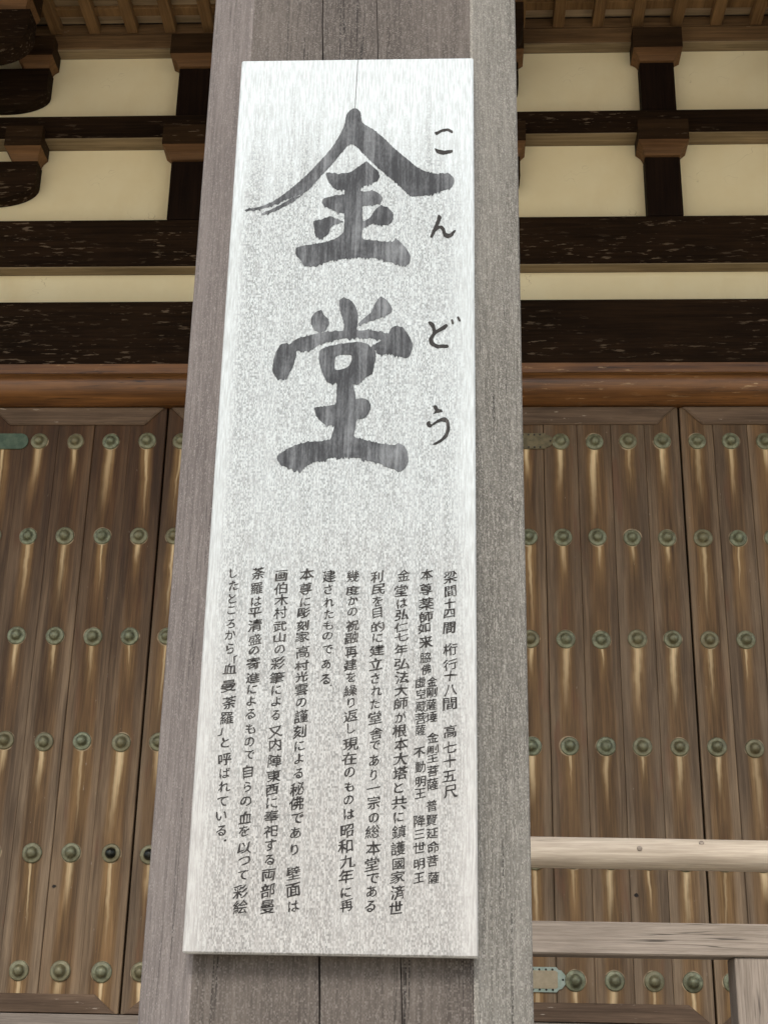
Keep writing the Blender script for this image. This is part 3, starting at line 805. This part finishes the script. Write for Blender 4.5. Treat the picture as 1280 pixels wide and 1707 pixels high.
# columns of small writing, right to left
TEXT = [
    ('k', '梁 11 6592 間 17 6371 十 8 6188 四 5 6033 間 -1 5817 桁 19 5496 行 19 5274 十 14 5111 八 20 4902 間 14 4703 高 20 4311 七 12 4087 十 12 3894 五 3 3684 尺 22 3477'),
    ('k', '本 -327 6621 尊 -339 6399 薬 -333 6180 師 -332 5982 如 -359 5815 来 -333 5610'),
    ('s', '脇 -336 5377 佛 -326 5204'),
    ('s', '金 -241 5023 剛 -240 4871 薩 -248 4692 埵 -247 4514 金 -227 4223 剛 -229 4057 王 -228 3928 菩 -224 3755 薩 -226 3573 普 -235 3277 賢 -238 3081 延 -227 2904 命 -208 2720 菩 -220 2536 薩 -206 2312'),
    ('s', '虚 -408 5013 空 -397 4842 蔵 -395 4662 菩 -397 4494 薩 -401 4326 不 -408 4009 動 -397 3808 明 -389 3608 王 -393 3445 降 -402 3070 三 -401 2893 世 -399 2709 明 -397 2491 王 -401 2309'),
    ('k', '金 -662 6609 堂 -697 6378 は -685 6188 弘 -682 6010 仁 -689 5823 七 -687 5676 年 -688 5491 弘 -672 5279 法 -669 5087 大 -676 4896 師 -677 4707 が -680 4510 根 -690 4314 本 -669 4126 大 -671 3924 塔 -674 3723 と -693 3523 共 -681 3316 に -687 3120 鎮 -680 2916 護 -689 2696 國 -681 2487 家 -689 2314 済 -681 2116 世 -704 1911'),
    ('k', '利 -1054 6587 民 -1022 6396 を -1037 6216 目 -1033 6038 的 -1029 5831 に -1032 5664 建 -1032 5479 立 -1046 5276 さ -1047 5065 れ -1029 4884 た -1044 4695 堂 -1039 4497 舎 -1016 4274 で -1031 4104 あ -1036 3893 り -1041 3692 一 -1037 3507 宗 -1033 3312 の -1028 3107 総 -1042 2912 本 -1020 2692 堂 -1042 2482 で -1020 2292 あ -1034 2120 る -1048 1932'),
    ('k', '幾 -1405 6596 度 -1407 6374 か -1396 6221 の -1399 6056 祝 -1389 5848 融 -1403 5662 再 -1401 5448 建 -1402 5264 を -1392 5081 繰 -1397 4881 り -1382 4711 返 -1382 4522 し -1377 4345 現 -1371 4119 在 -1384 3917 の -1379 3725 も -1373 3525 の -1377 3344 は -1372 3148 昭 -1384 2925 和 -1405 2714 九 -1372 2513 年 -1385 2313 に -1379 2106 再 -1365 1936'),
    ('k', '建 -1755 6594 さ -1758 6393 れ -1742 6193 た -1740 6014 も -1740 5846 の -1745 5689 で -1742 5484 あ -1750 5271 る -1752 5050 . -1674 4955'),
    ('k', '本 -2081 6621 尊 -2090 6404 に -2090 6199 彫 -2108 6037 刻 -2109 5842 家 -2110 5673 高 -2093 5448 村 -2101 5241 光 -2095 5084 雲 -2096 4896 の -2088 4709 謹 -2080 4507 刻 -2095 4290 に -2087 4090 よ -2088 3908 る -2087 3704 秘 -2094 3486 佛 -2094 3286 で -2078 3086 あ -2093 2888 り -2099 2662 壁 -2101 2348 面 -2092 2126 は -2083 1913'),
    ('k', '画 -2452 6602 伯 -2452 6403 木 -2435 6223 村 -2443 6035 武 -2442 5831 山 -2435 5663 の -2427 5487 彩 -2450 5279 筆 -2448 5065 に -2448 4885 よ -2440 4722 る -2439 4528 又 -2436 4287 内 -2427 4103 陣 -2425 3874 東 -2431 3662 西 -2445 3475 に -2436 3289 奉 -2436 3105 祀 -2426 2907 す -2433 2718 る -2431 2522 両 -2437 2321 部 -2434 2114 曼 -2432 1901'),
    ('k', '荼 -2793 6635 羅 -2806 6401 は -2804 6204 平 -2812 6033 清 -2802 5838 盛 -2791 5627 の -2798 5460 寄 -2797 5277 進 -2794 5062 に -2796 4890 よ -2801 4727 る -2798 4533 も -2787 4324 の -2793 4139 で -2784 3957 自 -2795 3721 ら -2791 3510 の -2797 3316 血 -2792 3086 を -2798 2902 以 -2785 2676 つ -2776 2503 て -2788 2309 彩 -2807 2094 絵 -2796 1896'),
    ('k', 'し -3163 6633 た -3147 6443 と -3152 6245 こ -3158 6065 ろ -3155 5861 か -3153 5692 ら -3146 5491 「 -3059 5325 血 -3135 5192 曼 -3131 4945 荼 -3107 4700 羅 -3130 4473 」 -3214 4272 と -3134 4128 呼 -3128 3890 ば -3116 3694 れ -3113 3506 て -3124 3305 い -3128 3105 る -3116 2906 . -3061 2778'),
]
def glyph(ch):
    cu_ = bpy.data.curves.new('glyph', 'FONT')
    cu_.body = ch; cu_.size = 1.0; cu_.resolution_u = 3
    ob = bpy.data.objects.new('glyph', cu_); COL.objects.link(ob)
    return ob, cu_
chars = sorted({w for _, s in TEXT for w in s.split()[::3]})
obs = {c: glyph(c) for c in chars}
bpy.context.view_layer.update()
deps = bpy.context.evaluated_depsgraph_get()
GLYPH = {}
for c, (ob, cu_) in obs.items():
    me = ob.evaluated_get(deps).to_mesh()
    GLYPH[c] = ([tuple(v.co) for v in me.vertices], [tuple(p.vertices) for p in me.polygons])
    ob.evaluated_get(deps).to_mesh_clear()
for c, (ob, cu_) in obs.items():
    bpy.data.objects.remove(ob); bpy.data.curves.remove(cu_)
KANA = set('はがとにをさたれでありのるかももしよすつてこらいばろ「」')
rng = random.Random(11)
def phrases(s):
    it = s.split(); run = []
    for q in zip(it[::3], it[1::3], it[2::3]):
        if run and int(run[-1][2]) - int(q[2]) > 265: yield run; run = []
        run.append(q)
    yield run
for kind, run in [(k_, r_) for k_, s_ in TEXT for r_ in phrases(s_)]:
    bm = bmesh.new()
    zs_ = [int(q[2]) * 1e-4 for q in run]
    for ci, (ch, xs, zs) in enumerate(run):
        room = min([abs(zs_[ci] - zs_[j]) for j in (ci - 1, ci + 1) if 0 <= j < len(run) and run[j][0] not in '.「」'] + [.0195])
        vsx, fcs = GLYPH[ch]
        if not vsx: continue
        xa, xb = min(v[0] for v in vsx), max(v[0] for v in vsx)
        ya, yb = min(v[1] for v in vsx), max(v[1] for v in vsx)
        size = (0.0208 if kind == 'k' else 0.0164) * rng.uniform(.93, 1.06)
        if ch in KANA: size *= .84
        cx0, cy0 = (0.5, 0.38) if ch != '.' else ((xa + xb) / 2, (ya + yb) / 2)
        if ch in '「」': cx0, cy0 = (xa + xb) / 2, (ya + yb) / 2
        if ch != '.': cx0 = (xa + xb) / 2 * .7 + cx0 * .3; cy0 = (ya + yb) / 2 * .8 + cy0 * .2
        rot = rng.uniform(-.05, .05); shx = rng.uniform(.13, .21); sx = rng.uniform(.92, 1.06); ph = rng.uniform(0, 50)
        sy = 1.0 if ch in '.「」' else min(1.0, room / size)
        vv = []
        for (x, y, _) in vsx:
            x, y = (x - cx0) * sx, (y - cy0) * sy
            y += x * shx
            w = mnoise.noise_vector(Vector((x * 3 + ph, y * 3, ph)))
            w2 = mnoise.noise_vector(Vector((x * 11 + ph, y * 11, ph + 9)))
            am = .075 if len(vsx) < 110 else .042
            x += w.x * am + w2.x * am * .34; y += w.y * am + w2.y * am * .34
            x, y = x * math.cos(rot) - y * math.sin(rot), x * math.sin(rot) + y * math.cos(rot)
            vv.append((int(xs) * 1e-4 + x * size, int(zs) * 1e-4 + y * size))
        wt = rng.uniform(.010, .021) * size * (1.15 if len(vsx) < 110 else .65)     # weight of the brush in this character
        for q, (ox, oz) in enumerate(((0, 0), (wt, wt * .35), (-wt, -wt * .35))):
            bv_ = []
            for x, z in vv:
                k_ = max(0.1, 1 + 2.3 * mnoise.noise(Vector((x / size * 2.6 + ph, z / size * 2.6, 2.0))))
                bv_.append(bm.verts.new((x + ox * k_, BY - .0004 - .00004 * q, z + oz * k_)))
            for f in fcs:
                try: bm.faces.new([bv_[i] for i in f])
                except ValueError: pass
    for f in bm.faces:
        f.normal_update()
        if f.normal.y > 0: f.normal_flip()
    link('text_column', bm, M['ink_small'], sign, fix=False)
